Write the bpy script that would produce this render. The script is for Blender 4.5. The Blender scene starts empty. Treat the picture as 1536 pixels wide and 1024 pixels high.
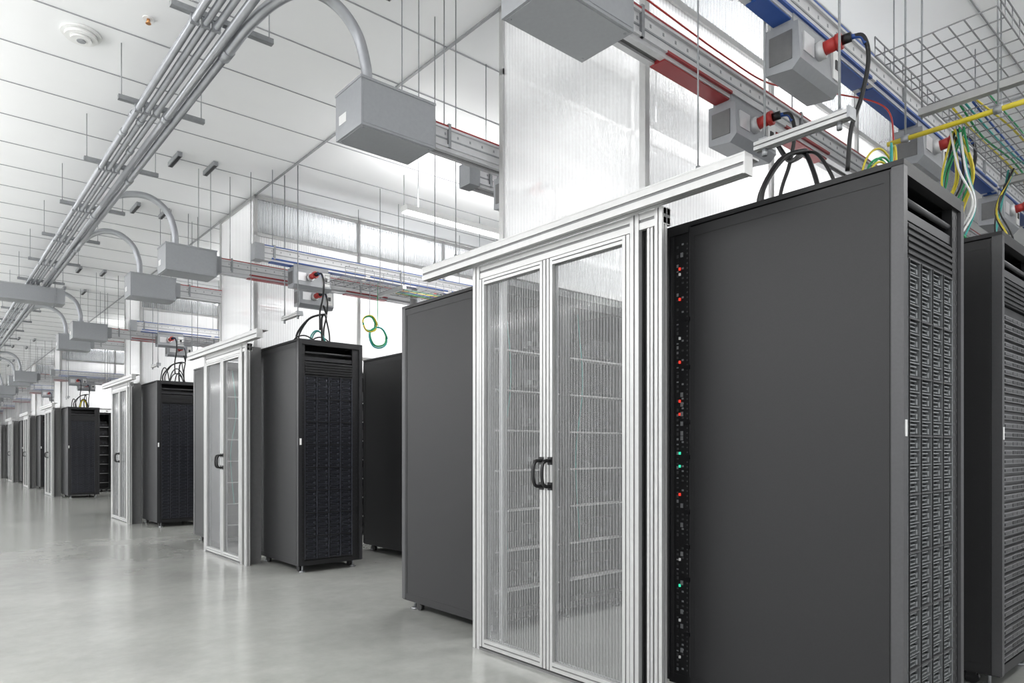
import bpy, math, random
from mathutils import Vector, Matrix
random.seed(4)
sc = bpy.context.scene
sc.view_settings.view_transform = 'Standard'
sc.view_settings.exposure = 0.14

# ------------------------------------------------------------------ materials
def mat(name, col, rough=0.5, metal=0.0, noise=0.0, nscale=20.0, bump=0.0, emis=0.0, rvar=0.0, spec=0.5):
    m = bpy.data.materials.new(name); m.use_nodes = True
    nt = m.node_tree; b = nt.nodes['Principled BSDF']
    b.inputs['Base Color'].default_value = (*col, 1)
    b.inputs['Roughness'].default_value = rough
    b.inputs['Metallic'].default_value = metal
    b.inputs['Specular IOR Level'].default_value = spec
    if emis:
        b.inputs['Emission Color'].default_value = (*col, 1)
        b.inputs['Emission Strength'].default_value = emis
    if noise or bump or rvar:
        tc = nt.nodes.new('ShaderNodeTexCoord')
        n = nt.nodes.new('ShaderNodeTexNoise'); n.inputs['Scale'].default_value = nscale
        n.inputs['Detail'].default_value = 4
        nt.links.new(tc.outputs['Object'], n.inputs['Vector'])
        if noise:
            r = nt.nodes.new('ShaderNodeValToRGB')
            r.color_ramp.elements[0].position = 0.3; r.color_ramp.elements[1].position = 0.7
            r.color_ramp.elements[0].color = (*[max(0, c*(1-noise)) for c in col], 1)
            r.color_ramp.elements[1].color = (*[min(1, c*(1+noise)) for c in col], 1)
            nt.links.new(n.outputs['Fac'], r.inputs['Fac'])
            nt.links.new(r.outputs['Color'], b.inputs['Base Color'])
        if rvar:
            mr = nt.nodes.new('ShaderNodeMapRange')
            mr.inputs['To Min'].default_value = rough - rvar; mr.inputs['To Max'].default_value = rough + rvar
            nt.links.new(n.outputs['Fac'], mr.inputs['Value'])
            nt.links.new(mr.outputs['Result'], b.inputs['Roughness'])
        if bump:
            bp = nt.nodes.new('ShaderNodeBump'); bp.inputs['Strength'].default_value = bump
            bp.inputs['Distance'].default_value = 0.002
            nt.links.new(n.outputs['Fac'], bp.inputs['Height'])
            nt.links.new(bp.outputs['Normal'], b.inputs['Normal'])
    return m

def polycarb(name, period=0.02, base=0.45, amp=0.22, tint=(0.93, 0.94, 0.95), white=0.88, vary=0.3, bump=0.0, rough=0.18, streak=10):
    m = bpy.data.materials.new(name); m.use_nodes = True
    nt = m.node_tree; N = nt.nodes.new; L = nt.links.new
    nt.nodes.clear()
    out = N('ShaderNodeOutputMaterial')
    tc = N('ShaderNodeTexCoord'); sp = N('ShaderNodeSeparateXYZ'); L(tc.outputs['Object'], sp.inputs[0])
    ad = N('ShaderNodeMath'); ad.operation = 'ADD'; L(sp.outputs[0], ad.inputs[0]); L(sp.outputs[1], ad.inputs[1])
    mu = N('ShaderNodeMath'); mu.operation = 'MULTIPLY'; mu.inputs[1].default_value = 2*math.pi/period; L(ad.outputs[0], mu.inputs[0])
    si = N('ShaderNodeMath'); si.operation = 'SINE'; L(mu.outputs[0], si.inputs[0])
    cx = N('ShaderNodeCombineXYZ'); L(ad.outputs[0], cx.inputs[0])
    nz = N('ShaderNodeTexNoise'); nz.inputs['Scale'].default_value = streak; nz.inputs['Detail'].default_value = 4; L(cx.outputs[0], nz.inputs['Vector'])
    fa = N('ShaderNodeMath'); fa.operation = 'MULTIPLY_ADD'; fa.inputs[1].default_value = amp; fa.inputs[2].default_value = base; L(si.outputs[0], fa.inputs[0])
    fb = N('ShaderNodeMath'); fb.operation = 'MULTIPLY_ADD'; fb.inputs[1].default_value = vary; fb.inputs[2].default_value = -vary/2; L(nz.outputs['Fac'], fb.inputs[0])
    fs = N('ShaderNodeMath'); fs.operation = 'ADD'; fs.use_clamp = True; L(fa.outputs[0], fs.inputs[0]); L(fb.outputs[0], fs.inputs[1])
    tr = N('ShaderNodeBsdfTransparent'); tr.inputs[0].default_value = (*tint, 1)
    tl = N('ShaderNodeBsdfTranslucent'); tl.inputs[0].default_value = (white, white, white, 1)
    pr = N('ShaderNodeBsdfPrincipled'); pr.inputs['Roughness'].default_value = rough
    pr.inputs['Base Color'].default_value = (white*0.97, white*0.98, white*0.98, 1)
    if bump:
        bp = N('ShaderNodeBump'); bp.inputs['Strength'].default_value = bump; bp.inputs['Distance'].default_value = 0.003
        L(si.outputs[0], bp.inputs['Height']); L(bp.outputs[0], pr.inputs['Normal'])
    m1 = N('ShaderNodeMixShader'); m1.inputs[0].default_value = 0.5; L(tl.outputs[0], m1.inputs[1]); L(pr.outputs[0], m1.inputs[2])
    m2 = N('ShaderNodeMixShader'); L(fs.outputs[0], m2.inputs[0]); L(tr.outputs[0], m2.inputs[1]); L(m1.outputs[0], m2.inputs[2])
    L(m2.outputs[0], out.inputs[0])
    return m

M = {}
M['rack'] = mat('rack_powdercoat', (0.0175, 0.0175, 0.0185), 0.48, 0.0, 0.08, 220, 0.10, spec=0.36)
M['rackedge'] = mat('rack_edge_grey', (0.065, 0.065, 0.068), 0.42, 0.2, 0.05, 90)
M['rackdark'] = mat('rack_frame_black', (0.007, 0.007, 0.008), 0.45, 0.0, 0.05, 90)
M['black'] = mat('black_plastic', (0.005, 0.005, 0.006), 0.4, 0, 0.05, 50)
M['drive'] = mat('drive_carrier_grey', (0.20, 0.21, 0.215), 0.35, 0.4, 0.12, 60)
M['drive2'] = mat('drive_carrier_dark', (0.052, 0.055, 0.068), 0.35, 0.3, 0.2, 60)
M['edge2'] = mat('rack_front_edge_dark', (0.018, 0.018, 0.020), 0.42, 0.1, 0.05, 90)
M['server'] = mat('server_bezel_grey', (0.19, 0.19, 0.195), 0.4, 0.5, 0.08, 60)
M['alu'] = mat('anodised_aluminium', (0.50, 0.50, 0.495), 0.38, 0.5, 0.03, 40, 0, 0, 0.05)
M['aludark'] = mat('aluminium_groove', (0.17, 0.17, 0.17), 0.5, 0.5, 0.05, 40)
M['conduit'] = mat('galvanised_conduit', (0.38, 0.39, 0.41), 0.33, 0.6, 0.08, 12, 0, 0, 0.06)
M['strut'] = mat('strut_channel', (0.31, 0.32, 0.33), 0.45, 0.6, 0.1, 40)
M['box'] = mat('grey_box_paint', (0.32, 0.33, 0.345), 0.45, 0.1, 0.03, 60, 0.05)
M['busw'] = mat('busway_aluminium', (0.60, 0.60, 0.61), 0.35, 0.3, 0.03, 40)
M['red'] = mat('red_plastic', (0.46, 0.035, 0.03), 0.4, 0, 0.05, 30)
M['redline'] = mat('busway_red_stripe', (0.30, 0.025, 0.03), 0.4, 0, 0.04, 30)
M['blue'] = mat('busway_blue_stripe', (0.02, 0.075, 0.30), 0.4, 0, 0.04, 30)
M['yellow'] = mat('yellow_conduit', (0.62, 0.50, 0.03), 0.4, 0, 0.05, 30)
M['green'] = mat('green_cable', (0.02, 0.28, 0.10), 0.45, 0, 0.05, 30)
M['teal'] = mat('teal_cable', (0.03, 0.30, 0.27), 0.45, 0, 0.05, 30)
M['white'] = mat('white_plastic', (0.76, 0.76, 0.75), 0.4, 0, 0.02, 20)
M['copper'] = mat('sprinkler_brass', (0.7, 0.35, 0.15), 0.3, 0.9, 0.05, 30)
M['wire'] = mat('zinc_wire', (0.28, 0.28, 0.29), 0.4, 0.6, 0.05, 30)
M['ledr'] = mat('led_red', (1, 0.05, 0.03), 0.4, emis=0.7)
M['ledg'] = mat('led_green', (0.05, 0.9, 0.5), 0.4, emis=0.5)
M['lamp'] = mat('led_diffuser', (1, 1, 1), 0.4, emis=1.5)
M['poly'] = polycarb('polycarbonate_ribbed_door', 0.0195, 0.19, 0.10, (0.90, 0.905, 0.91), 0.66, 0.10, 0.0, 0.10)
M['poly2'] = polycarb('polycarbonate_ribbed_panel', 0.026, 0.54, 0.06, (0.96, 0.96, 0.965), 0.93, 0.22, 0.08, 0.14, 12)
M['poly3'] = polycarb('polycarbonate_clear_panel', 0.03, 0.26, 0.05, (0.66, 0.67, 0.68), 0.66, 0.12)

# ------------------------------------------------------------------ mesh builder
class MB:
    def __init__(s): s.v = []; s.f = []; s.m = []; s.sm = []; s.mats = []
    def mi(s, k):
        if k not in s.mats: s.mats.append(k)
        return s.mats.index(k)
    def box(s, x0, x1, y0, y1, z0, z1, k):
        i = len(s.v); m = s.mi(k)
        s.v += [(x0,y0,z0),(x1,y0,z0),(x1,y1,z0),(x0,y1,z0),(x0,y0,z1),(x1,y0,z1),(x1,y1,z1),(x0,y1,z1)]
        for q in ((0,3,2,1),(4,5,6,7),(0,1,5,4),(1,2,6,5),(2,3,7,6),(3,0,4,7)):
            s.f.append([i+a for a in q]); s.m.append(m); s.sm.append(False)
    def prism(s, prof, axis, a0, a1, k):
        i = len(s.v); m = s.mi(k); n = len(prof)
        for a in (a0, a1):
            for p, q in prof:
                s.v.append((a, p, q) if axis == 'x' else (p, a, q))
        for j in range(n):
            s.f.append([i+j, i+(j+1) % n, i+n+(j+1) % n, i+n+j]); s.m.append(m); s.sm.append(False)
        s.f.append([i+j for j in range(n)][::-1]); s.m.append(m); s.sm.append(False)
        s.f.append([i+n+j for j in range(n)]); s.m.append(m); s.sm.append(False)
    def tube(s, pts, r, k, n=10, smooth=0, closed=False):
        pts = [Vector(p) for p in pts]
        if smooth: pts = catmull(pts, smooth)
        m = s.mi(k); i0 = len(s.v)
        t = (pts[1]-pts[0]).normalized()
        u = t.orthogonal().normalized()
        for j, p in enumerate(pts):
            if j == 0: tt = pts[1]-pts[0]
            elif j == len(pts)-1: tt = pts[-1]-pts[-2]
            else: tt = pts[j+1]-pts[j-1]
            tt.normalize()
            u = (u - tt*u.dot(tt)).normalized(); w = tt.cross(u)
            for a in range(n):
                an = 2*math.pi*a/n
                s.v.append(tuple(p + (u*math.cos(an)+w*math.sin(an))*r))
        for j in range(len(pts)-1):
            for a in range(n):
                b = (a+1) % n
                s.f.append([i0+j*n+a, i0+j*n+b, i0+(j+1)*n+b, i0+(j+1)*n+a]); s.m.append(m); s.sm.append(True)
        s.f.append([i0+a for a in range(n)][::-1]); s.m.append(m); s.sm.append(False)
        e = i0+(len(pts)-1)*n
        s.f.append([e+a for a in range(n)]); s.m.append(m); s.sm.append(False)
    def post(s, x0, x1, y0, y1, z0, z1):
        dx, dy = (x1-x0), (y1-y0); c = 0.41; g = 0.004
        s.box(x0+g, x1-g, y0+g, y1-g, z0, z1, 'aludark')
        for a in (0, 1):
            for b in (0, 1):
                xa, xb = (x0, x0+dx*c) if a == 0 else (x1-dx*c, x1)
                ya, yb = (y0, y0+dy*c) if b == 0 else (y1-dy*c, y1)
                s.box(xa, xb, ya, yb, z0, z1, 'alu')
    def railY(s, x0, x1, y0, y1, z0, z1):
        dx, dz = x1-x0, z1-z0; c = 0.41; g = 0.004
        s.box(x0+g, x1-g, y0, y1, z0+g, z1-g, 'aludark')
        for a in (0, 1):
            for b in (0, 1):
                xa, xb = (x0, x0+dx*c) if a == 0 else (x1-dx*c, x1)
                za, zb = (z0, z0+dz*c) if b == 0 else (z1-dz*c, z1)
                s.box(xa, xb, y0, y1, za, zb, 'alu')
    def mesh(s, name, remap=None):
        me = bpy.data.meshes.new(name)
        me.from_pydata(s.v, [], s.f)
        for k in s.mats:
            kk = (remap or {}).get(k, k)
            me.materials.append(M[kk])
        me.polygons.foreach_set('material_index', s.m)
        me.polygons.foreach_set('use_smooth', s.sm)
        me.update()
        return me

def catmull(P, n):
    out = []
    Q = [P[0]*2-P[1]] + P + [P[-1]*2-P[-2]]
    for i in range(1, len(Q)-2):
        a, b, c, d = Q[i-1], Q[i], Q[i+1], Q[i+2]
        for j in range(n):
            t = j/n
            out.append(0.5*((2*b)+(c-a)*t+(2*a-5*b+4*c-d)*t*t+(3*b-a-3*c+d)*t**3))
    out.append(P[-1]); return out

def put(name, me, loc=(0,0,0), rz=0, bevel=0, parent=None):
    o = bpy.data.objects.new(name, me); sc.collection.objects.link(o)
    o.location = loc; o.rotation_euler = (0, 0, rz)
    if bevel:
        b = o.modifiers.new('bevel', 'BEVEL'); b.width = bevel; b.segments = 2; b.limit_method = 'ANGLE'
    if parent: o.parent = parent
    return o

CZ = 3.84
X0, X1, Y0, Y1 = -4.0, 15.0, -5.0, 47.0
# ------------------------------------------------------------------ floor
def floor_mat():
    m = bpy.data.materials.new('polished_concrete'); m.use_nodes = True
    nt = m.node_tree; b = nt.nodes['Principled BSDF']; N = nt.nodes.new; L = nt.links.new
    tc = N('ShaderNodeTexCoord')
    n1 = N('ShaderNodeTexNoise'); n1.inputs['Scale'].default_value = 0.9; n1.inputs['Detail'].default_value = 7; n1.inputs['Roughness'].default_value = 0.6
    n2 = N('ShaderNodeTexNoise'); n2.inputs['Scale'].default_value = 9; n2.inputs['Detail'].default_value = 8; n2.inputs['Roughness'].default_value = 0.7
    L(tc.outputs['Object'], n1.inputs['Vector']); L(tc.outputs['Object'], n2.inputs['Vector'])
    mx = N('ShaderNodeMix'); mx.data_type = 'FLOAT'; mx.inputs[0].default_value = 0.35
    L(n1.outputs['Fac'], mx.inputs[2]); L(n2.outputs['Fac'], mx.inputs[3])
    r = N('ShaderNodeValToRGB'); r.color_ramp.elements[0].position = 0.28; r.color_ramp.elements[1].position = 0.72
    r.color_ramp.elements[0].color = (0.215, 0.22, 0.205, 1); r.color_ramp.elements[1].color = (0.35, 0.355, 0.335, 1)
    L(mx.outputs[0], r.inputs[0]); L(r.outputs[0], b.inputs['Base Color'])
    mr = N('ShaderNodeMapRange'); mr.inputs['To Min'].default_value = 0.13; mr.inputs['To Max'].default_value = 0.24
    L(n1.outputs['Fac'], mr.inputs['Value']); L(mr.outputs[0], b.inputs['Roughness'])
    b.inputs['Specular IOR Level'].default_value = 0.8
    return m
M['floor'] = floor_mat()
M['ceil'] = mat('white_ceiling_panel', (0.84, 0.845, 0.85), 0.5, 0, 0.015, 2.0)
M['seam'] = mat('ceiling_seam', (0.36, 0.365, 0.38), 0.5, 0.2, 0.1, 20)
M['wall'] = mat('white_wall_paint', (0.78, 0.785, 0.79), 0.6, 0, 0.02, 3.0)

b = MB(); b.box(X0, X1, Y0, Y1, -0.1, 0, 'floor'); put('floor', b.mesh('floor'))
b = MB(); b.box(X0, X1, Y0, Y1, CZ, CZ+0.1, 'ceil')
y = Y0+0.19
while y < Y1:
    b.box(X0, X1, y-0.0045, y+0.0045, CZ-0.005, CZ+0.001, 'seam'); y += 0.61
for x in (-1.0, 2.66, 6.32, 9.98, 13.6):
    b.box(x-0.009, x+0.009, Y0, Y1, CZ-0.011, CZ+0.001, 'seam')
put('ceiling', b.mesh('ceiling'))
b = MB(); b.box(X0, X1, Y1, Y1+0.1, -0.1, CZ+0.1, 'wall'); put('wall_far', b.mesh('wall_far'))
b = MB(); b.box(X1, X1+0.1, Y0, Y1, -0.1, CZ+0.1, 'wall'); put('wall_right', b.mesh('wall_right'))

# ------------------------------------------------------------------ racks
RW, RD, RH = 0.66, 1.02, 2.19
def rack_mesh(kind, strip=False):
    rs = random.Random(9)
    b = MB()
    W, D, H = RW, RD, RH
    S = 0.125 if strip else 0.03
    for x in (0.07, W-0.07):
        for y in (0.07, D-0.07):
            b.tube([(x, y, 0.0), (x, y, 0.012)], 0.028, 'strut', 12)
            b.tube([(x, y, 0.01), (x, y, 0.08)], 0.009, 'strut', 8)
            yy = y+0.07 if y < 0.5 else y-0.07
            b.tube([(x-0.014, yy, 0.03), (x+0.014, yy, 0.03)], 0.030, 'black', 14)
            b.box(x-0.02, x+0.02, yy-0.02, yy+0.02, 0.045, 0.08, 'rackdark')
    b.box(0.004, W-0.004, 0.01, D-0.01, 0.07, 0.115, 'rackdark')
    b.box(0, W, 0, D, H-0.02, H, 'rack')
    for sx in (0, 1):
        def bx(a0, a1, *r):
            if sx == 0: b.box(a0, a1, *r)
            else: b.box(W-a1, W-a0, *r)
        bx(0, 0.035, 0.0, 0.042, 0.075, H-0.018, 'rackedge')
        bx(0.002, 0.03, 0.042, D-S, 0.085, H-0.026, 'rack')
        bx(0.0, 0.03, 0.048, D-S-0.006, H-0.07, H-0.032, 'rack')
        bx(0.0, 0.03, 0.048, D-S-0.006, 0.09, 0.12, 'rack')
        bx(0.0, 0.03, 0.048, 0.066, 0.12, H-0.07, 'rack')
        bx(0.0, 0.03, D-S-0.024, D-S-0.006, 0.12, H-0.07, 'rack')
        if not strip:
            bx(0.0, 0.035, D-0.03, D, 0.08, H-0.02, 'rackdark'); continue
        bx(0.008, 0.035, D-0.125, D-0.118, 0.08, H-0.02, 'rackedge')
        bx(0.006, 0.035, D-0.118, D-0.004, 0.08, H-0.02, 'rackdark')
        bx(0.0, 0.035, D-0.012, D, 0.08, H-0.02, 'rackdark')
        bx(0.0, 0.03, D-0.118, D-0.012, H-0.045, H-0.02, 'rack')
        bx(0.002, 0.03, D-0.036, D-0.030, 0.1, H-0.05, 'rack')
        z = 0.13; i = 0
        while z < H-0.09:
            k = ['rackedge', 'rack', 'rackedge', 'strut'][rs.randrange(4)]
            hh = rs.choice([0.006, 0.010, 0.014])
            bx(0.0045, 0.01, D-0.060, D-0.050, z, z+hh, k)
            bx(0.0045, 0.01, D-0.110, D-0.104, z+0.008, z+0.015, 'rackedge')
            if rs.random() < 0.4: bx(0.0045, 0.01, D-0.088, D-0.078, z+0.01, z+0.018, rs.choice(['strut', 'rackedge']))
            if rs.random() < 0.15: bx(0.003, 0.01, D-0.085, D-0.072, z, z+0.02, 'strut')
            z += 0.0222; i += 1
    if strip:
        for z, k in ((1.98, 'ledr'), (1.55, 'ledr'), (1.37, 'ledr'), (1.31, 'ledr'), (1.13, 'ledg'), (0.64, 'white'), (0.36, 'white'), (1.955, 'white'), (1.84, 'ledr'), (0.19, 'white'), (1.07, 'ledg'), (0.94, 'ledr'), (0.52, 'ledg'), (1.66, 'white')):
            for xx in (0.003, W-0.003):
                b.box(xx-0.003, xx+0.003, D-0.072, D-0.064, z, z+0.012, k)
        for z in (1.74, 1.52, 1.27, 1.11, 0.86, 0.70, 0.55, 0.30):
            b.box(-0.002, 0.006, D-0.122, D-0.098, z, z+0.018, 'black')
    b.box(0.035, 0.068, 0.012, 0.05, 0.10, H-0.03, 'rackdark')
    b.box(0.555, 0.626, 0.012, 0.05, 0.10, H-0.03, 'rackdark')
    z = 0.14
    while z < H-0.08:
        b.box(0.045, 0.055, 0.0105, 0.014, z, z+0.010, 'rackedge')
        b.box(0.565, 0.577, 0.0105, 0.014, z, z+0.012, 'rackedge')
        b.box(0.598, 0.606, 0.0105, 0.014, z+0.01, z+0.024, 'rackedge')
        z += 0.0445
    b.box(0.012, 0.03, -0.002, 0.002, 1.20, 1.26, 'white')
    b.box(0.035, 0.626, 0.30, 0.32, 0.1, H-0.02, 'black')
    b.box(0.035, W-0.035, 0.0, 0.04, H-0.05, H-0.02, 'rack')
    b.tube([(0.06, 0.03, 2.07), (0.58, 0.03, 2.07)], 0.012, 'rackedge', 10)
    b.box(0.06, 0.57, 0.02, 0.30, 1.995, 2.03, 'rackedge')
    b.box(0.065, 0.558, 0.016, 0.3, 1.86, 1.985, 'rackdark')
    for i in range(5):
        b.box(0.07, 0.553, 0.008, 0.02, 1.868+i*0.024, 1.880+i*0.024, 'rack')
    if kind == 'drive':
        b.box(0.068, 0.555, 0.03, 0.60, 0.12, 1.855, 'black')
        nC, nR = 4, 32; xw = (0.553-0.07)/nC; zh = (1.85-0.125)/nR
        for c in range(nC+1):
            x = 0.07+c*xw
            b.box(x-0.004, x+0.004, 0.010, 0.032, 0.125, 1.85, 'drive')
            if c < nC: b.box(x+0.0045, x+0.0085, 0.006, 0.032, 0.125, 1.85, 'rackdark')
        for r in range(nR+1):
            z = 0.125+r*zh
            t = 0.0045 if r % 4 else 0.007
            b.box(0.07, 0.553, 0.012 if r % 4 else 0.008, 0.032, z-t/2, z+t/2, 'drive' if r % 4 else 'rackedge')
        for c in range(nC):
            for r in range(nR):
                x = 0.07+c*xw; z = 0.125+r*zh
                b.box(x+0.014, x+xw-0.02, 0.016, 0.03, z+zh*0.72, z+zh*0.82, 'drive')
                b.box(x+0.014, x+0.028, 0.014, 0.03, z+zh*0.48, z+zh*0.82, 'drive')
                b.box(x+0.014, x+xw-0.016, 0.016, 0.03, z+zh*0.44, z+zh*0.53, 'drive')
                b.box(x+xw-0.032, x+xw-0.016, 0.014, 0.03, z+zh*0.16, z+zh*0.53, 'drive')
                b.box(x+0.020, x+xw-0.016, 0.016, 0.03, z+zh*0.15, z+zh*0.25, 'drive')
    else:
        b.box(0.068, 0.555, 0.03, 0.60, 0.12, 1.855, 'black')
        z = 0.125; i = 0
        while z < 1.82:
            hh = 0.042
            b.box(0.07, 0.553, 0.010, 0.04, z, z+hh*0.62, 'server')
            b.box(0.08, 0.2, 0.006, 0.02, z+hh*0.15, z+hh*0.45, 'rackedge')
            for q in range(4):
                b.box(0.22+q*0.08, 0.285+q*0.08, 0.008, 0.02, z+hh*0.12, z+hh*0.5, 'black' if i % 2 else 'rackedge')
            z += hh+0.0015; i += 1
    b.box(0.04, W-0.04, 0.62, D-0.10, 0.12, 1.9, 'rackdark')
    z = 0.25; i = 0
    while z < 2.0:
        b.box(0.035, W-0.035, D-0.11, D-0.03, z, z+0.010, 'alu')
        b.box(0.08, 0.32, D-0.12, D-0.08, z+0.04, z+0.16, 'rackedge')
        b.box(0.36, 0.58, D-0.12, D-0.07, z+0.03, z+0.12, 'rack')
        for q in range(4):
            b.box(0.1+q*0.05, 0.13+q*0.05, D-0.08, D-0.075, z+0.06, z+0.09, 'drive' if q % 2 else 'black')
        z += 0.255; i += 1
    b.box(0.035, W-0.035, D-0.04, D, H-0.06, H-0.02, 'rack')
    for i in range(5):
        xx = 0.5+0.02*i
        b.tube([(xx, D-0.05, 2.1), (xx-0.04, D-0.04, 1.6), (xx+0.02, D-0.05, 1.1), (xx-0.02, D-0.045, 0.5)], 0.005, ['teal', 'black', 'black', 'rackedge', 'black'][i], 6, 5)
    return b
bd = rack_mesh('drive'); bs = rack_mesh('server'); bn = rack_mesh('drive', True)
me_r0 = bn.mesh('server_rack_drives')
me_r1 = bd.mesh('server_rack_drives_dark', {'drive': 'drive2', 'rackedge': 'edge2'})
me_r2 = bs.mesh('server_rack_servers')

OFF = [0.0, 5.03, 10.07, 18.33, 23.3, 28.2, 33.1, 38.0]
RX = 2.645
for p, off in enumerate(OFF):
    nx = [0, 1.225, 1.89, 2.555, 3.22, 3.885] if p < 3 else [0, 1.225, 1.89]
    for i, dx in enumerate(nx):
        if i == 0: me = me_r0 if p == 0 else me_r1
        else: me = me_r2 if (p == 0 or i % 2) else me_r1
        put('server_rack', me, (RX+dx, 0.925+off+{1: 0.13, 2: 0.115}.get(p, 0), 0))
    n2 = [0, 0.665, 1.33, 1.995, 2.66, 3.325, 3.99] if p < 3 else [0, 0.665, 1.33]
    for i, dx in enumerate(n2):
        put('server_rack', me_r1 if i % 2 else me_r2, (RX+dx+RW, 4.28+off, 0), math.pi)

# ------------------------------------------------------------------ containment doors
b = MB()
dx0, dx1 = 2.44, 2.485
b.railY(2.385, 2.44, 1.40, 3.62, 2.215, 2.29)
b.box(2.384, 2.50, 1.40, 3.62, 2.288, 2.296, 'alu')
b.railY(2.445, 2.50, 1.82, 3.17, 2.14, 2.215)
b.box(2.384, 2.441, 1.393, 1.400, 2.212, 2.296, 'alu')
b.post(2.44, 2.50, 3.11, 3.17, 0, 2.215)
b.post(2.44, 2.50, 1.95, 2.0, 0, 2.215)
b.box(2.47, 2.63, 1.935, 1.942, 0.0, 2.2, 'aludark')
b.box(2.47, 2.48, 1.90, 1.95, 0, 2.2, 'rackdark')
b.post(2.45, 2.49, 1.878, 1.91, 0, 2.215)
b.box(2.465, 2.472, 1.86, 1.88, 0, 2.2, 'aludark')
b.post(2.44, 2.478, 1.822, 1.862, 0, 2.215)
b.box(2.50, 2.63, 3.14, 3.15, 0.02, 2.2, 'poly')
b.box(2.44, 2.49, 2.0, 3.11, 0.0, 0.012, 'aludark')
for (ya, yb, hy) in ((2.003, 2.548, 2.52), (2.556, 3.107, 2.585)):
    s = 0.042
    b.post(dx0, dx1, ya, ya+s, 0.02, 2.135); b.post(dx0, dx1, yb-s, yb, 0.02, 2.135)
    b.railY(dx0, dx1, ya+s, yb-s, 0.02, 0.065); b.railY(dx0, dx1, ya+s, yb-s, 2.10, 2.135)
    b.box(2.458, 2.466, ya+s, yb-s, 0.065, 2.10, 'poly')
    b.tube([(2.44, hy, 0.965), (2.405, hy, 0.965), (2.385, hy, 0.985), (2.38, hy, 1.03), (2.385, hy, 1.075), (2.405, hy, 1.095), (2.44, hy, 1.095)], 0.0095, 'black', 10, 5)
    b.box(2.434, 2.44, hy-0.016, hy+0.016, 0.945, 0.985, 'black')
    b.box(2.434, 2.44, hy-0.016, hy+0.016, 1.075, 1.115, 'black')
me_door = b.mesh('aisle_containment_door')
for off in OFF:
    put('aisle_containment_door', me_door, (0, off, 0))

# ------------------------------------------------------------------ containment enclosure above the aisle
def chimney(LX):
    b = MB()
    x0, x1, y0, y1, z0, z1 = 2.64, 2.64+LX, 2.07, 3.17, 2.2, CZ-0.012
    w = 0.035
    for yy in (y0, y1-w):
        b.box(x0, x0+w, yy, yy+w, 0.0, z1, 'alu')
    xs = [x0]
    while xs[-1] < x1-0.5: xs.append(xs[-1]+1.2)
    for yy in (y0, y1-w):
        for x in xs[1:]:
            b.box(x, x+w, yy, yy+w, z0, z1, 'alu')
        for zz in (z0, z1-0.42, z1-w):
            b.box(x0, xs[-1]+w, yy, yy+w, zz, zz+w, 'alu')
        for i in range(len(xs)-1):
            b.box(xs[i]+w, xs[i+1], yy+0.012, yy+0.020, z0+w, z1-0.42, 'poly2')
            b.box(xs[i]+w, xs[i+1], yy+0.012, yy+0.020, z1-0.42+w, z1-w, 'poly3')
    b.box(x0, x0+w, y0+w, y1-w, z0, z0+w, 'alu'); b.box(x0, x0+w, y0+w, y1-w, z1-w, z1, 'alu')
    b.box(x0+0.012, x0+0.020, y0+w, y1-w, z0+w, z1-w, 'poly2')
    return b.mesh('containment_chimney')
me_c1 = chimney(4.8); me_c2 = chimney(2.4)
for p, off in enumerate(OFF):
    put('aisle_containment_panels', me_c1 if p < 3 else me_c2, (0, off + (0.08 if p == 1 else 0), 0))

# ------------------------------------------------------------------ busways
def rods(b, x, y, z, r=0.0035):
    b.tube([(x, y, z), (x, y, CZ)], r, 'strut', 6)
    b.tube([(x, y, z), (x, y, z+0.02)], 0.009, 'strut', 6)
def busway(y, z0, z1, xs, xe, col, seg0=0.3, segL=0.52):
    b = MB()
    h = z1-z0
    ya, yb = y-0.045, y+0.045
    b.box(xs, xe, ya, yb, z0+0.02, z1, 'busw')
    b.box(xs, xe, ya-0.012, ya, z1-0.018, z1, 'busw')
    b.box(xs, xe, ya-0.012, ya, z0+0.02, z0+0.035, 'busw')
    b.box(xs, xe, ya-0.003, ya, z0+h*0.46, z0+h*0.52, 'strut')
    b.box(xs, xe, ya-0.0125, ya+0.01, z1-0.006, z1+0.004, col)
    x = xs+0.1
    while x < xe:
        b.box(x, x+0.010, ya-0.0015, ya, z0+h*0.64, z0+h*0.74, 'strut'); x += 0.09
    b.box(xs, xe, ya, ya+0.03, z0, z0+0.02, 'busw'); b.box(xs, xe, yb-0.03, yb, z0, z0+0.02, 'busw')
    b.box(xs+0.05, xe, ya+0.03, yb-0.03, z0+0.012, z0+0.02, 'aludark')
    x = xs+seg0
    while x < xe-0.6:
        b.box(x, x+segL, ya+0.006, yb-0.006, z0-0.006, z0+0.012, col)
        b.box(x, x+segL, ya-0.0135, ya, z0+0.018, z0+0.030, col)
        x += 1.05
    x = xs+0.12
    while x < xe:
        b.box(x, x+0.018, ya-0.014, yb+0.012, z0+0.02, z1+0.016, 'strut')
        rods(b, x+0.009, y, z1)
        x += 1.4
    b.box(xs-0.06, xs+0.03, ya-0.015, yb+0.015, z0-0.005, z1+0.01, 'box')
    return b
me_b1 = busway(1.87, 2.87, 3.01, 2.17, 7.4, 'redline').mesh('busway_red')
me_b2 = busway(3.26, 2.87, 3.01, 2.17, 7.4, 'redline', 0.62).mesh('busway_red2')
me_b3 = busway(1.43, 2.95, 3.09, 2.42, 7.4, 'blue', 0.1, 1.0).mesh('busway_blue')
me_b4 = busway(3.72, 2.95, 3.09, 2.85, 7.4, 'blue', 1.0).mesh('busway_blue2')
for off in OFF:
    for me in (me_b1, me_b2, me_b3, me_b4): put('overhead_busway', me, (0, off, 0))

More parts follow.
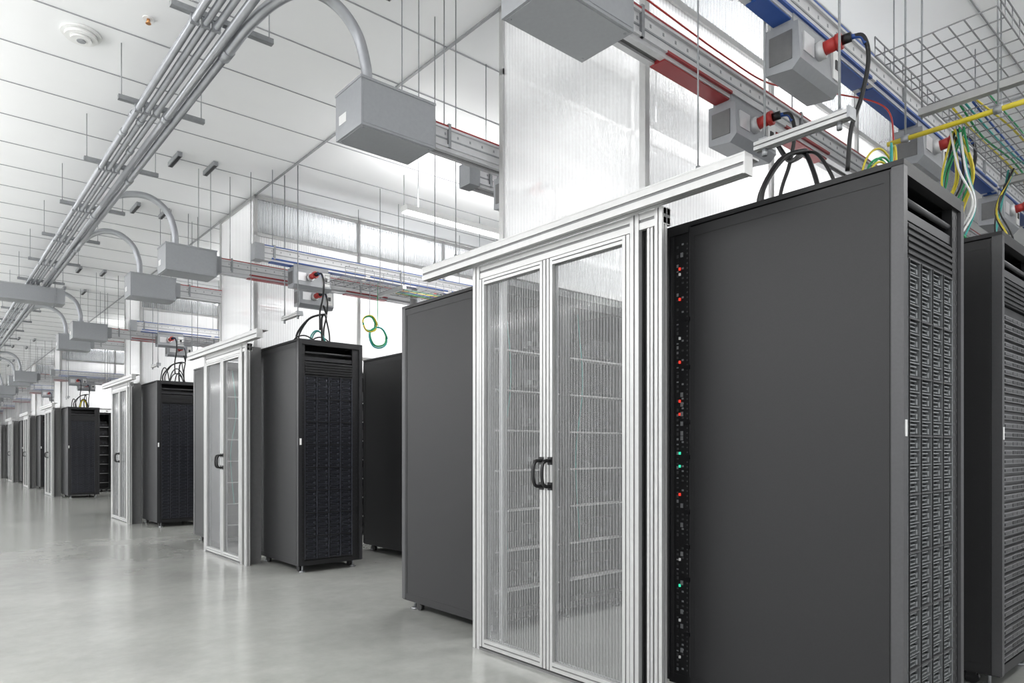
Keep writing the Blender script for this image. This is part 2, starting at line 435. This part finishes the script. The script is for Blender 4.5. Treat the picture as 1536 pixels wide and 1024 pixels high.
def jbox():
    b = MB()
    b.box(-0.225, 0.225, -0.14, 0.14, 0, 0.245, 'box')
    b.box(-0.229, 0.229, -0.144, 0.144, 0.236, 0.25, 'box')
    b.box(-0.215, 0.215, -0.143, -0.14, 0.012, 0.23, 'box')
    b.box(-0.213, 0.213, -0.128, 0.128, -0.003, 0, 'box')
    for x in (-0.2, 0.2):
        for y in (-0.115, 0.115): b.tube([(x, y, -0.006), (x, y, 0)], 0.006, 'strut', 8)
    b.box(-0.2275, -0.225, 0.02, 0.10, 0.07, 0.12, 'white')
    b.tube([(-0.10, 0.03, 0.24), (-0.10, 0.03, 0.285)], 0.042, 'conduit', 16)
    for x in (0.1, 0.21):
        b.tube([(x, 0.0, 0.24), (x, 0.0, CZ-2.80)], 0.0035, 'strut', 6)
        b.tube([(x, 0.0, 0.25), (x, 0.0, 0.27)], 0.010, 'strut', 6)
    return b
me_j = jbox().mesh('busway_feed_box')
def elbow(lane, L):
    b = MB()
    P = [(lane, 0.80, 0.625), (lane+0.005, 0.42, 0.63), (lane+0.06, 0.18, 0.66), (-0.42, 0.06, 0.685), (-0.28, 0.03, 0.66), (-0.16, 0.03, 0.56), (-0.105, 0.03, 0.40), (-0.10, 0.03, 0.27)]
    b.tube(P, 0.029, 'conduit', 16, 7)
    b.tube([(lane, L, 0.625), (lane, 0.78, 0.625)], 0.024, 'conduit', 16)
    b.tube([(lane, 0.84, 0.625), (lane, 0.75, 0.625)], 0.034, 'conduit', 16)
    y = 3.2
    while y < L:
        b.tube([(lane, y, 0.625), (lane, y+0.08, 0.625)], 0.030, 'conduit', 16); y += 3.05
    return b.mesh('conduit_elbow')
for p, off in enumerate(OFF):
    nxt = (OFF[p+1] if p+1 < len(OFF) else 45.0)-off
    for q, yb in enumerate((1.865, 3.245)):
        put('busway_feed_box', me_j, (1.905, yb+off, 2.80), bevel=0.004)
        put('electrical_conduit_elbow', elbow(-0.635 if q == 0 else -0.578, nxt+0.38 if p+1 < len(OFF) else nxt-yb), (1.905, yb+off, 2.80))

# tap-off units
def tapoff(dz=0.62):
    b = MB()
    b.prism([(-0.075, -0.02), (0.07, -0.01), (0.07, -0.20), (-0.05, -0.215), (-0.085, -0.18)], 'x', -0.22, 0.16, 'box')
    b.box(-0.21, 0.15, -0.05, 0.05, -0.012, 0.03, 'box')
    b.box(-0.19, -0.10, -0.087, -0.07, -0.14, -0.06, 'busw')
    b.box(-0.224, -0.22, -0.05, 0.05, -0.17, -0.05, 'aludark')
    b.box(0.07, 0.145, -0.09, -0.07, -0.165, -0.035, 'white')
    b.box(0.09, 0.12, -0.094, -0.085, -0.12, -0.08, 'black')
    X = -0.06
    b.tube([(X, -0.07, -0.10), (X+0.005, -0.11, -0.095)], 0.038, 'busw', 16)
    b.tube([(X+0.005, -0.105, -0.095), (X+0.015, -0.16, -0.085)], 0.028, 'red', 16)
    b.tube([(X+0.015, -0.155, -0.086), (X+0.018, -0.175, -0.084)], 0.034, 'red', 16)
    b.tube([(X+0.018, -0.175, -0.084), (X+0.028, -0.21, -0.08)], 0.020, 'black', 12)
    b.tube([(X+0.028, -0.205, -0.08), (X+0.045, -0.25, -0.09), (X+0.06, -0.265, -0.18), (X+0.06, -0.24, -0.32), (X+0.05, -0.20, -0.45), (X+0.06, -0.18, -dz)], 0.009, 'black', 8, 7)
    b.tube([(X+0.028, -0.205, -0.08), (X+0.045, -0.242, -0.085), (X+0.053, -0.258, -0.12)], 0.0105, 'blue', 8, 5)
    return b.mesh('busway_tap_off')
me_t = tapoff()
for p, off in enumerate(OFF[:5]):
    for (x, y, z) in ((2.95, 1.43, 2.945), (3.20, 1.87, 2.865), (4.36, 1.43, 2.945), (5.9, 1.43, 2.945), (4.9, 1.87, 2.865)) + (((2.95, 3.26, 2.865),) if p < 3 else ()):
        put('busway_tap_off_unit', me_t, (x, y+off, z))

# ------------------------------------------------------------------ conduit rack
b = MB()
for (x, z, r) in ((1.10, 3.44, 0.019), (1.155, 3.44, 0.019), (1.21, 3.44, 0.019), (1.13, 3.515, 0.019)):
    b.tube([(x, 0.6, z), (x, Y1-0.5, z)], r, 'conduit', 12)
    yy = 2.0+random.random()*2
    while yy < Y1-2:
        b.tube([(x, yy, z), (x, yy+0.07, z)], r+0.006, 'conduit', 12); yy += 3.05
yy = 1.35
while yy < Y1-1:
    b.box(0.98, 1.52, yy-0.018, yy+0.018, 3.464, 3.494, 'strut')
    for xx in (1.0, 1.50): rods(b, xx, yy, 3.48, 0.003)
    for xx in (1.10, 1.155, 1.21): b.box(xx-0.022, xx+0.022, yy-0.012, yy+0.012, 3.417, 3.466, 'conduit')
    yy += 1.25
put('conduit_run', b.mesh('conduit_run'))
b = MB()
for yy in (11.15, 26.0):
    b.box(-1.2, 1.50, yy, yy+0.28, 3.16, 3.36, 'box'); b.box(-1.2, 1.504, yy-0.004, yy+0.284, 3.35, 3.365, 'box')
    for xx in (-0.9, 0.3, 1.4):
        rods(b, xx, yy+0.14, 3.36)
        b.box(xx-0.01, xx+0.01, yy-0.008, yy+0.288, 3.15, 3.37, 'strut')
put('overhead_wireway', b.mesh('overhead_wireway'))
b = MB()
b.box(-0.02, 0.02, -0.16, 0.16, -0.045, -0.005, 'strut'); b.box(-0.012, 0.012, -0.15, 0.15, -0.048, -0.04, 'black')
b.tube([(0, -0.11, -0.02), (0, -0.11, 0)], 0.012, 'strut', 8); b.tube([(0, 0.11, -0.02), (0, 0.11, 0)], 0.012, 'strut', 8)
me_s = b.mesh('ceiling_strut')
for off in OFF:
    for (x, y) in ((1.76, 1.73), (2.07, 1.73), (1.78, 3.36), (2.07, 3.36)):
        put('ceiling_strut_bracket', me_s, (x, y+off, CZ))

b = MB()
b.tube([(0, 0, -0.012), (0, 0, 0)], 0.115, 'white', 32); b.tube([(0, 0, -0.035), (0, 0, -0.012)], 0.092, 'white', 32)
b.tube([(0, 0, -0.05), (0, 0, -0.035)], 0.06, 'white', 32); b.tube([(0, 0, -0.056), (0, 0, -0.05)], 0.025, 'box', 20)
me = b.mesh('smoke_detector')
for (x, y) in ((0.78, 5.15), (0.77, 16.0), (0.77, 27)): put('smoke_detector', me, (x, y, CZ))
b = MB()
b.tube([(0, 0, -0.006), (0, 0, 0)], 0.032, 'white', 20); b.tube([(0, 0, -0.03), (0, 0, -0.006)], 0.010, 'copper', 12)
b.tube([(0, 0, -0.034), (0, 0, -0.03)], 0.016, 'copper', 16)
me = b.mesh('sprinkler_head')
for (x, y) in ((1.07, 4.70), (1.5, 9.2), (1.07, 13.7)): put('fire_sprinkler_head', me, (x, y, CZ))

# ------------------------------------------------------------------ header support rods + strut over rack
b = MB()
for yy in (1.62, 3.30, 3.52):
    b.tube([(2.412, yy, 2.297), (2.412, yy, CZ)], 0.0035, 'strut', 6)
    b.tube([(2.412, yy, 2.297), (2.412, yy, 2.315)], 0.010, 'strut', 6)
me = b.mesh('hanger_rods')
for off in OFF: put('threaded_hanger_rods', me, (0, off, 0))
b = MB()
b.railY(2.67, 2.71, 1.13, 1.52, 2.42, 2.455)
b.box(2.66, 2.72, 1.12, 1.13, 2.415, 2.46, 'strut')
for yy in (1.17, 1.48):
    b.tube([(2.69, yy, 2.40), (2.69, yy, CZ)], 0.005, 'strut', 6); b.box(2.672, 2.708, yy-0.018, yy+0.018, 2.455, 2.463, 'strut')
    b.tube([(2.69, yy, 2.39), (2.69, yy, 2.42)], 0.011, 'strut', 6)
me = b.mesh('cable_support_strut')
for off in OFF[:4]: put('cable_support_strut', me, (0, off, 0))

# ------------------------------------------------------------------ wire basket tray
def basket(x0, x1, y0, y1, z0, h):
    b = MB(); r = 0.003
    n = 8
    for i in range(n+1):
        y = y0+(y1-y0)*i/n; b.tube([(x0, y, z0), (x1, y, z0)], r, 'wire', 5)
    for k in (1, 2):
        for y in (y0, y1): b.tube([(x0, y, z0+h*k/2), (x1, y, z0+h*k/2)], r, 'wire', 5)
    x = x0
    while x < x1:
        b.tube([(x, y0, z0+h), (x, y0, z0), (x, y1, z0), (x, y1, z0+h)], r, 'wire', 5); x += 0.10
    x = x0+0.62
    while x < x1:
        b.box(x-0.02, x+0.02, y0-0.02, y1+0.04, z0-0.035, z0-0.003, 'alu')
        for yy in (y0-0.01, y1+0.03): b.tube([(x, yy, z0-0.05), (x, yy, CZ)], 0.004, 'strut', 6)
        x += 1.3
    rr = random.Random(3)
    for i, col in enumerate(['yellow', 'green', 'teal', 'blue', 'yellow', 'green']):
        yb = y1-0.05-0.03*i
        b.tube([(x0+0.75+t*(x1-x0-0.8), yb+rr.uniform(-0.02, 0.02), z0+0.010+0.004*(i % 3)) for t in [k/8 for k in range(9)]], 0.005, col, 6, 3)
    return b.mesh('basket')
me = basket(2.95, 7.4, 0.72, 1.14, 2.76, 0.08)
for off in OFF[:4]: put('wire_basket_cable_tray', me, (0, off, 0))

b = MB()
b.tube([(3.35, 0.35, 2.55), (3.35, 1.24, 2.55)], 0.011, 'yellow', 12)
for yy in (0.80, 1.15):
    b.tube([(3.35, yy, 2.55), (3.35, yy+0.03, 2.55)], 0.017, 'strut', 12)
    b.tube([(3.35, yy+0.015, 2.56), (3.35, yy+0.015, CZ)], 0.004, 'strut', 6)
put('yellow_fiber_conduit', b.mesh('yellow_fiber_conduit'))
b = MB()
b.tube([(3.3, 0.72, 3.25), (3.8, 0.73, 3.25), (4.2, 0.74, 3.22), (5.5, 0.74, 3.22), (7.2, 0.74, 3.22)], 0.012, 'yellow', 12, 4)
for xx in (3.4, 4.6, 5.8): b.tube([(xx, 0.73, 3.2), (xx, 0.73, CZ)], 0.004, 'strut', 6)
put('yellow_fiber_conduit', b.mesh('yellow_fiber_conduit2'))

def cable_bundle(name, cx, cy, ztop, zbot, cols, n, spread, r=0.005, sag=0.07):
    b = MB()
    for i in range(n):
        a = random.random()*6.28; s = spread
        p0 = (cx+random.uniform(-s, s)*0.6, cy+random.uniform(-s, s)*0.6, ztop)
        p1 = (cx+math.cos(a)*sag, cy+math.sin(a)*sag, ztop*0.62+zbot*0.38)
        p2 = (cx+math.cos(a+1)*sag*1.1, cy+math.sin(a+1)*sag, ztop*0.3+zbot*0.7)
        p3 = (cx+random.uniform(-s, s), cy+random.uniform(-s, s), zbot)
        b.tube([p0, p1, p2, p3], r, cols[i % len(cols)], 7, 7)
    return put(name, b.mesh(name))
cable_bundle('cable_bundle', 3.95, 1.13, 2.76, 2.19, ['yellow', 'green', 'teal', 'black', 'yellow', 'green', 'white'], 16, 0.06)
cable_bundle('cable_bundle', 4.75, 1.10, 2.76, 2.19, ['black', 'teal', 'black', 'yellow'], 6, 0.05)
def loops(name, cx, cy, zb, cols, n, span, hgt, r=0.005, off=0):
    b = MB()
    for i in range(n):
        x = cx+random.uniform(-span, span); w = random.uniform(0.05, 0.12); dy = random.uniform(-0.1, 0.1)
        h = hgt*random.uniform(0.5, 1.0)
        b.tube([(x-w, cy+dy, zb), (x-w*0.6, cy+dy*0.8, zb+h*0.75), (x, cy+dy*0.4, zb+h), (x+w*0.6, cy, zb+h*0.7), (x+w, cy-dy*0.5, zb)], r, cols[i % len(cols)], 7, 6)
    return put(name, b.mesh(name), (0, off, 0))
loops('cable_loops', 3.10, 1.13, 2.19, ['yellow', 'green', 'teal', 'green'], 10, 0.07, 0.24, 0.0045)
b = MB()
for (px, py, qx, qy, rr) in ((3.10, 1.50, 2.86, 1.58, .011), (3.12, 1.53, 3.05, 1.42, .011), (3.08, 1.52, 2.90, 1.62, .008), (3.12, 1.50, 3.10, 1.36, .008)):
    b.tube([(3.20, 1.70, 2.67), (3.20, 1.63, 2.56), (px, py, 2.535), (px*0.5+qx*0.5-0.01, py*0.5+qy*0.5, 2.48), (qx, qy, 2.32), (qx+0.01, qy+0.01, 2.19)], rr, 'black', 8, 7)
me = b.mesh('power_cables')
for p, off in enumerate(OFF[:4]): put('black_power_cables', me, (0, off, 0))
b = MB()
b.tube([(2.30, 1.80, 3.045), (2.9, 1.80, 3.03), (3.3, 1.78, 3.03), (3.55, 1.6, 3.0), (3.6, 1.35, 2.85), (3.45, 1.25, 2.60), (3.32, 1.2, 2.42), (3.26, 1.2, 2.19)], 0.004, 'red', 8, 8)
put('red_signal_cable', b.mesh('red_signal_cable'))
b = MB()
for (cx, cz, r, col) in ((3.62, 2.50, 0.085, 'yellow'), (3.72, 2.36, 0.11, 'teal'), (3.72, 2.37, 0.10, 'green'), (3.61, 2.50, 0.075, 'green')):
    b.tube([(cx+r*math.cos(a*0.3142), 6.50+0.01*math.sin(a), cz+r*math.sin(a*0.3142)) for a in range(21)], 0.009, col, 8)
b.tube([(3.62, 6.5, 2.58), (3.62, 6.5, 2.95)], 0.004, 'strut', 6)
b.tube([(3.72, 6.5, 2.46), (3.70, 6.48, 2.7), (3.70, 6.47, 2.95)], 0.004, 'green', 6, 4)
put('coiled_patch_cable', b.mesh('coiled_patch_cable'))
loops('cable_loops', 2.95, 1.4, 2.19, ['teal', 'black', 'black'], 4, 0.12, 0.2, 0.007, 5.09)
loops('cable_loops', 2.95, 1.4, 2.19, ['black', 'black', 'black'], 4, 0.12, 0.3, 0.008, 10.07)
loops('cable_loops', 2.95, 1.4, 2.19, ['yellow', 'black', 'black'], 4, 0.12, 0.3, 0.010, 18.33)

# ------------------------------------------------------------------ linear LED lamps (pendant, up/down light): aisle lamps plus added unseen fill
def lamp_mesh(L, ax):
    b = MB()
    if ax == 'x':
        b.box(0, L, -0.05, 0.05, 0.0, 0.05, 'white'); b.box(0.01, L-0.01, -0.045, 0.045, -0.012, 0.0, 'lamp')
        for x in (0.15, L-0.15): b.tube([(x, 0, 0.05), (x, 0, 1.0)], 0.004, 'strut', 6)
    else:
        b.box(-0.05, 0.05, 0, L, 0.0, 0.05, 'white'); b.box(-0.045, 0.045, 0.01, L-0.01, -0.012, 0.0, 'lamp')
        for x in (0.15, L-0.15): b.tube([(0, x, 0.05), (0, x, 1.0)], 0.004, 'strut', 6)
    return b
def clamp_top(b, z):
    b.v = [(x, y, min(zz, CZ-z)) for (x, y, zz) in b.v]; return b
def area(parent, L, ax, w, up, power, dz):
    l = bpy.data.lights.new('led_or_fill_strip', 'AREA'); l.shape = 'RECTANGLE'
    l.size = L if ax == 'x' else w; l.size_y = w if ax == 'x' else L
    l.energy = power; l.color = (1.0, 0.998, 0.992)
    o = bpy.data.objects.new('light_up' if up else 'light_down', l); sc.collection.objects.link(o)
    o.parent = parent
    o.location = (L/2 if ax == 'x' else 0, L/2 if ax == 'y' else 0, dz)
    o.rotation_euler = (math.pi if up else 0, 0, 0)
def lamp(x, y, z, L, ax, pdn, pup):
    me = clamp_top(lamp_mesh(L, ax), z).mesh('linear_lamp')
    o = put('linear_pendant_or_fill_lamp', me, (x, y, z))
    if pdn: area(o, L, ax, 0.10, False, pdn, -0.02)
    if pup: area(o, L, ax, 0.10, True, pup, 0.06)
y = -4.0
while y < 44:
    lamp(-1.3, y, 2.95, 3.8, 'y', 110, 125); y += 4.4  # unseen corridor row, added to light the ceiling and floor
for i, yy in enumerate((0.0, 5.15, 10.2, 16.3, 23.0, 28.0, 33.0)):
    if yy == 0.0: lamp(3.4, -0.55, 3.25, 3.0, 'x', 40, 42); continue  # first one is an added fill lamp outside the view
    lamp(3.2, yy, 3.25, 3.0, 'x', 55, 36)
    if i < 3: lamp(6.8, yy, 3.25, 3.0, 'x', 35, 32)
for i, off in enumerate(OFF[:5]):
    lamp(3.3, 2.62+off, 3.1, 2.6, 'x', 58, 42)

w = bpy.data.worlds.new('w'); sc.world = w; w.use_nodes = True
w.node_tree.nodes['Background'].inputs[0].default_value = (0.96, 0.98, 1.0, 1)
w.node_tree.nodes['Background'].inputs[1].default_value = 1.2

cd = bpy.data.cameras.new('camera'); cam = bpy.data.objects.new('camera', cd); sc.collection.objects.link(cam)
cam.location = (0, 0, 1.15); cam.rotation_euler = (math.radians(90), 0, math.radians(-40.87))
cd.lens = 24; cd.sensor_width = 36; cd.shift_y = 163/1536; cd.clip_start = 0.02; cd.clip_end = 200
sc.camera = cam
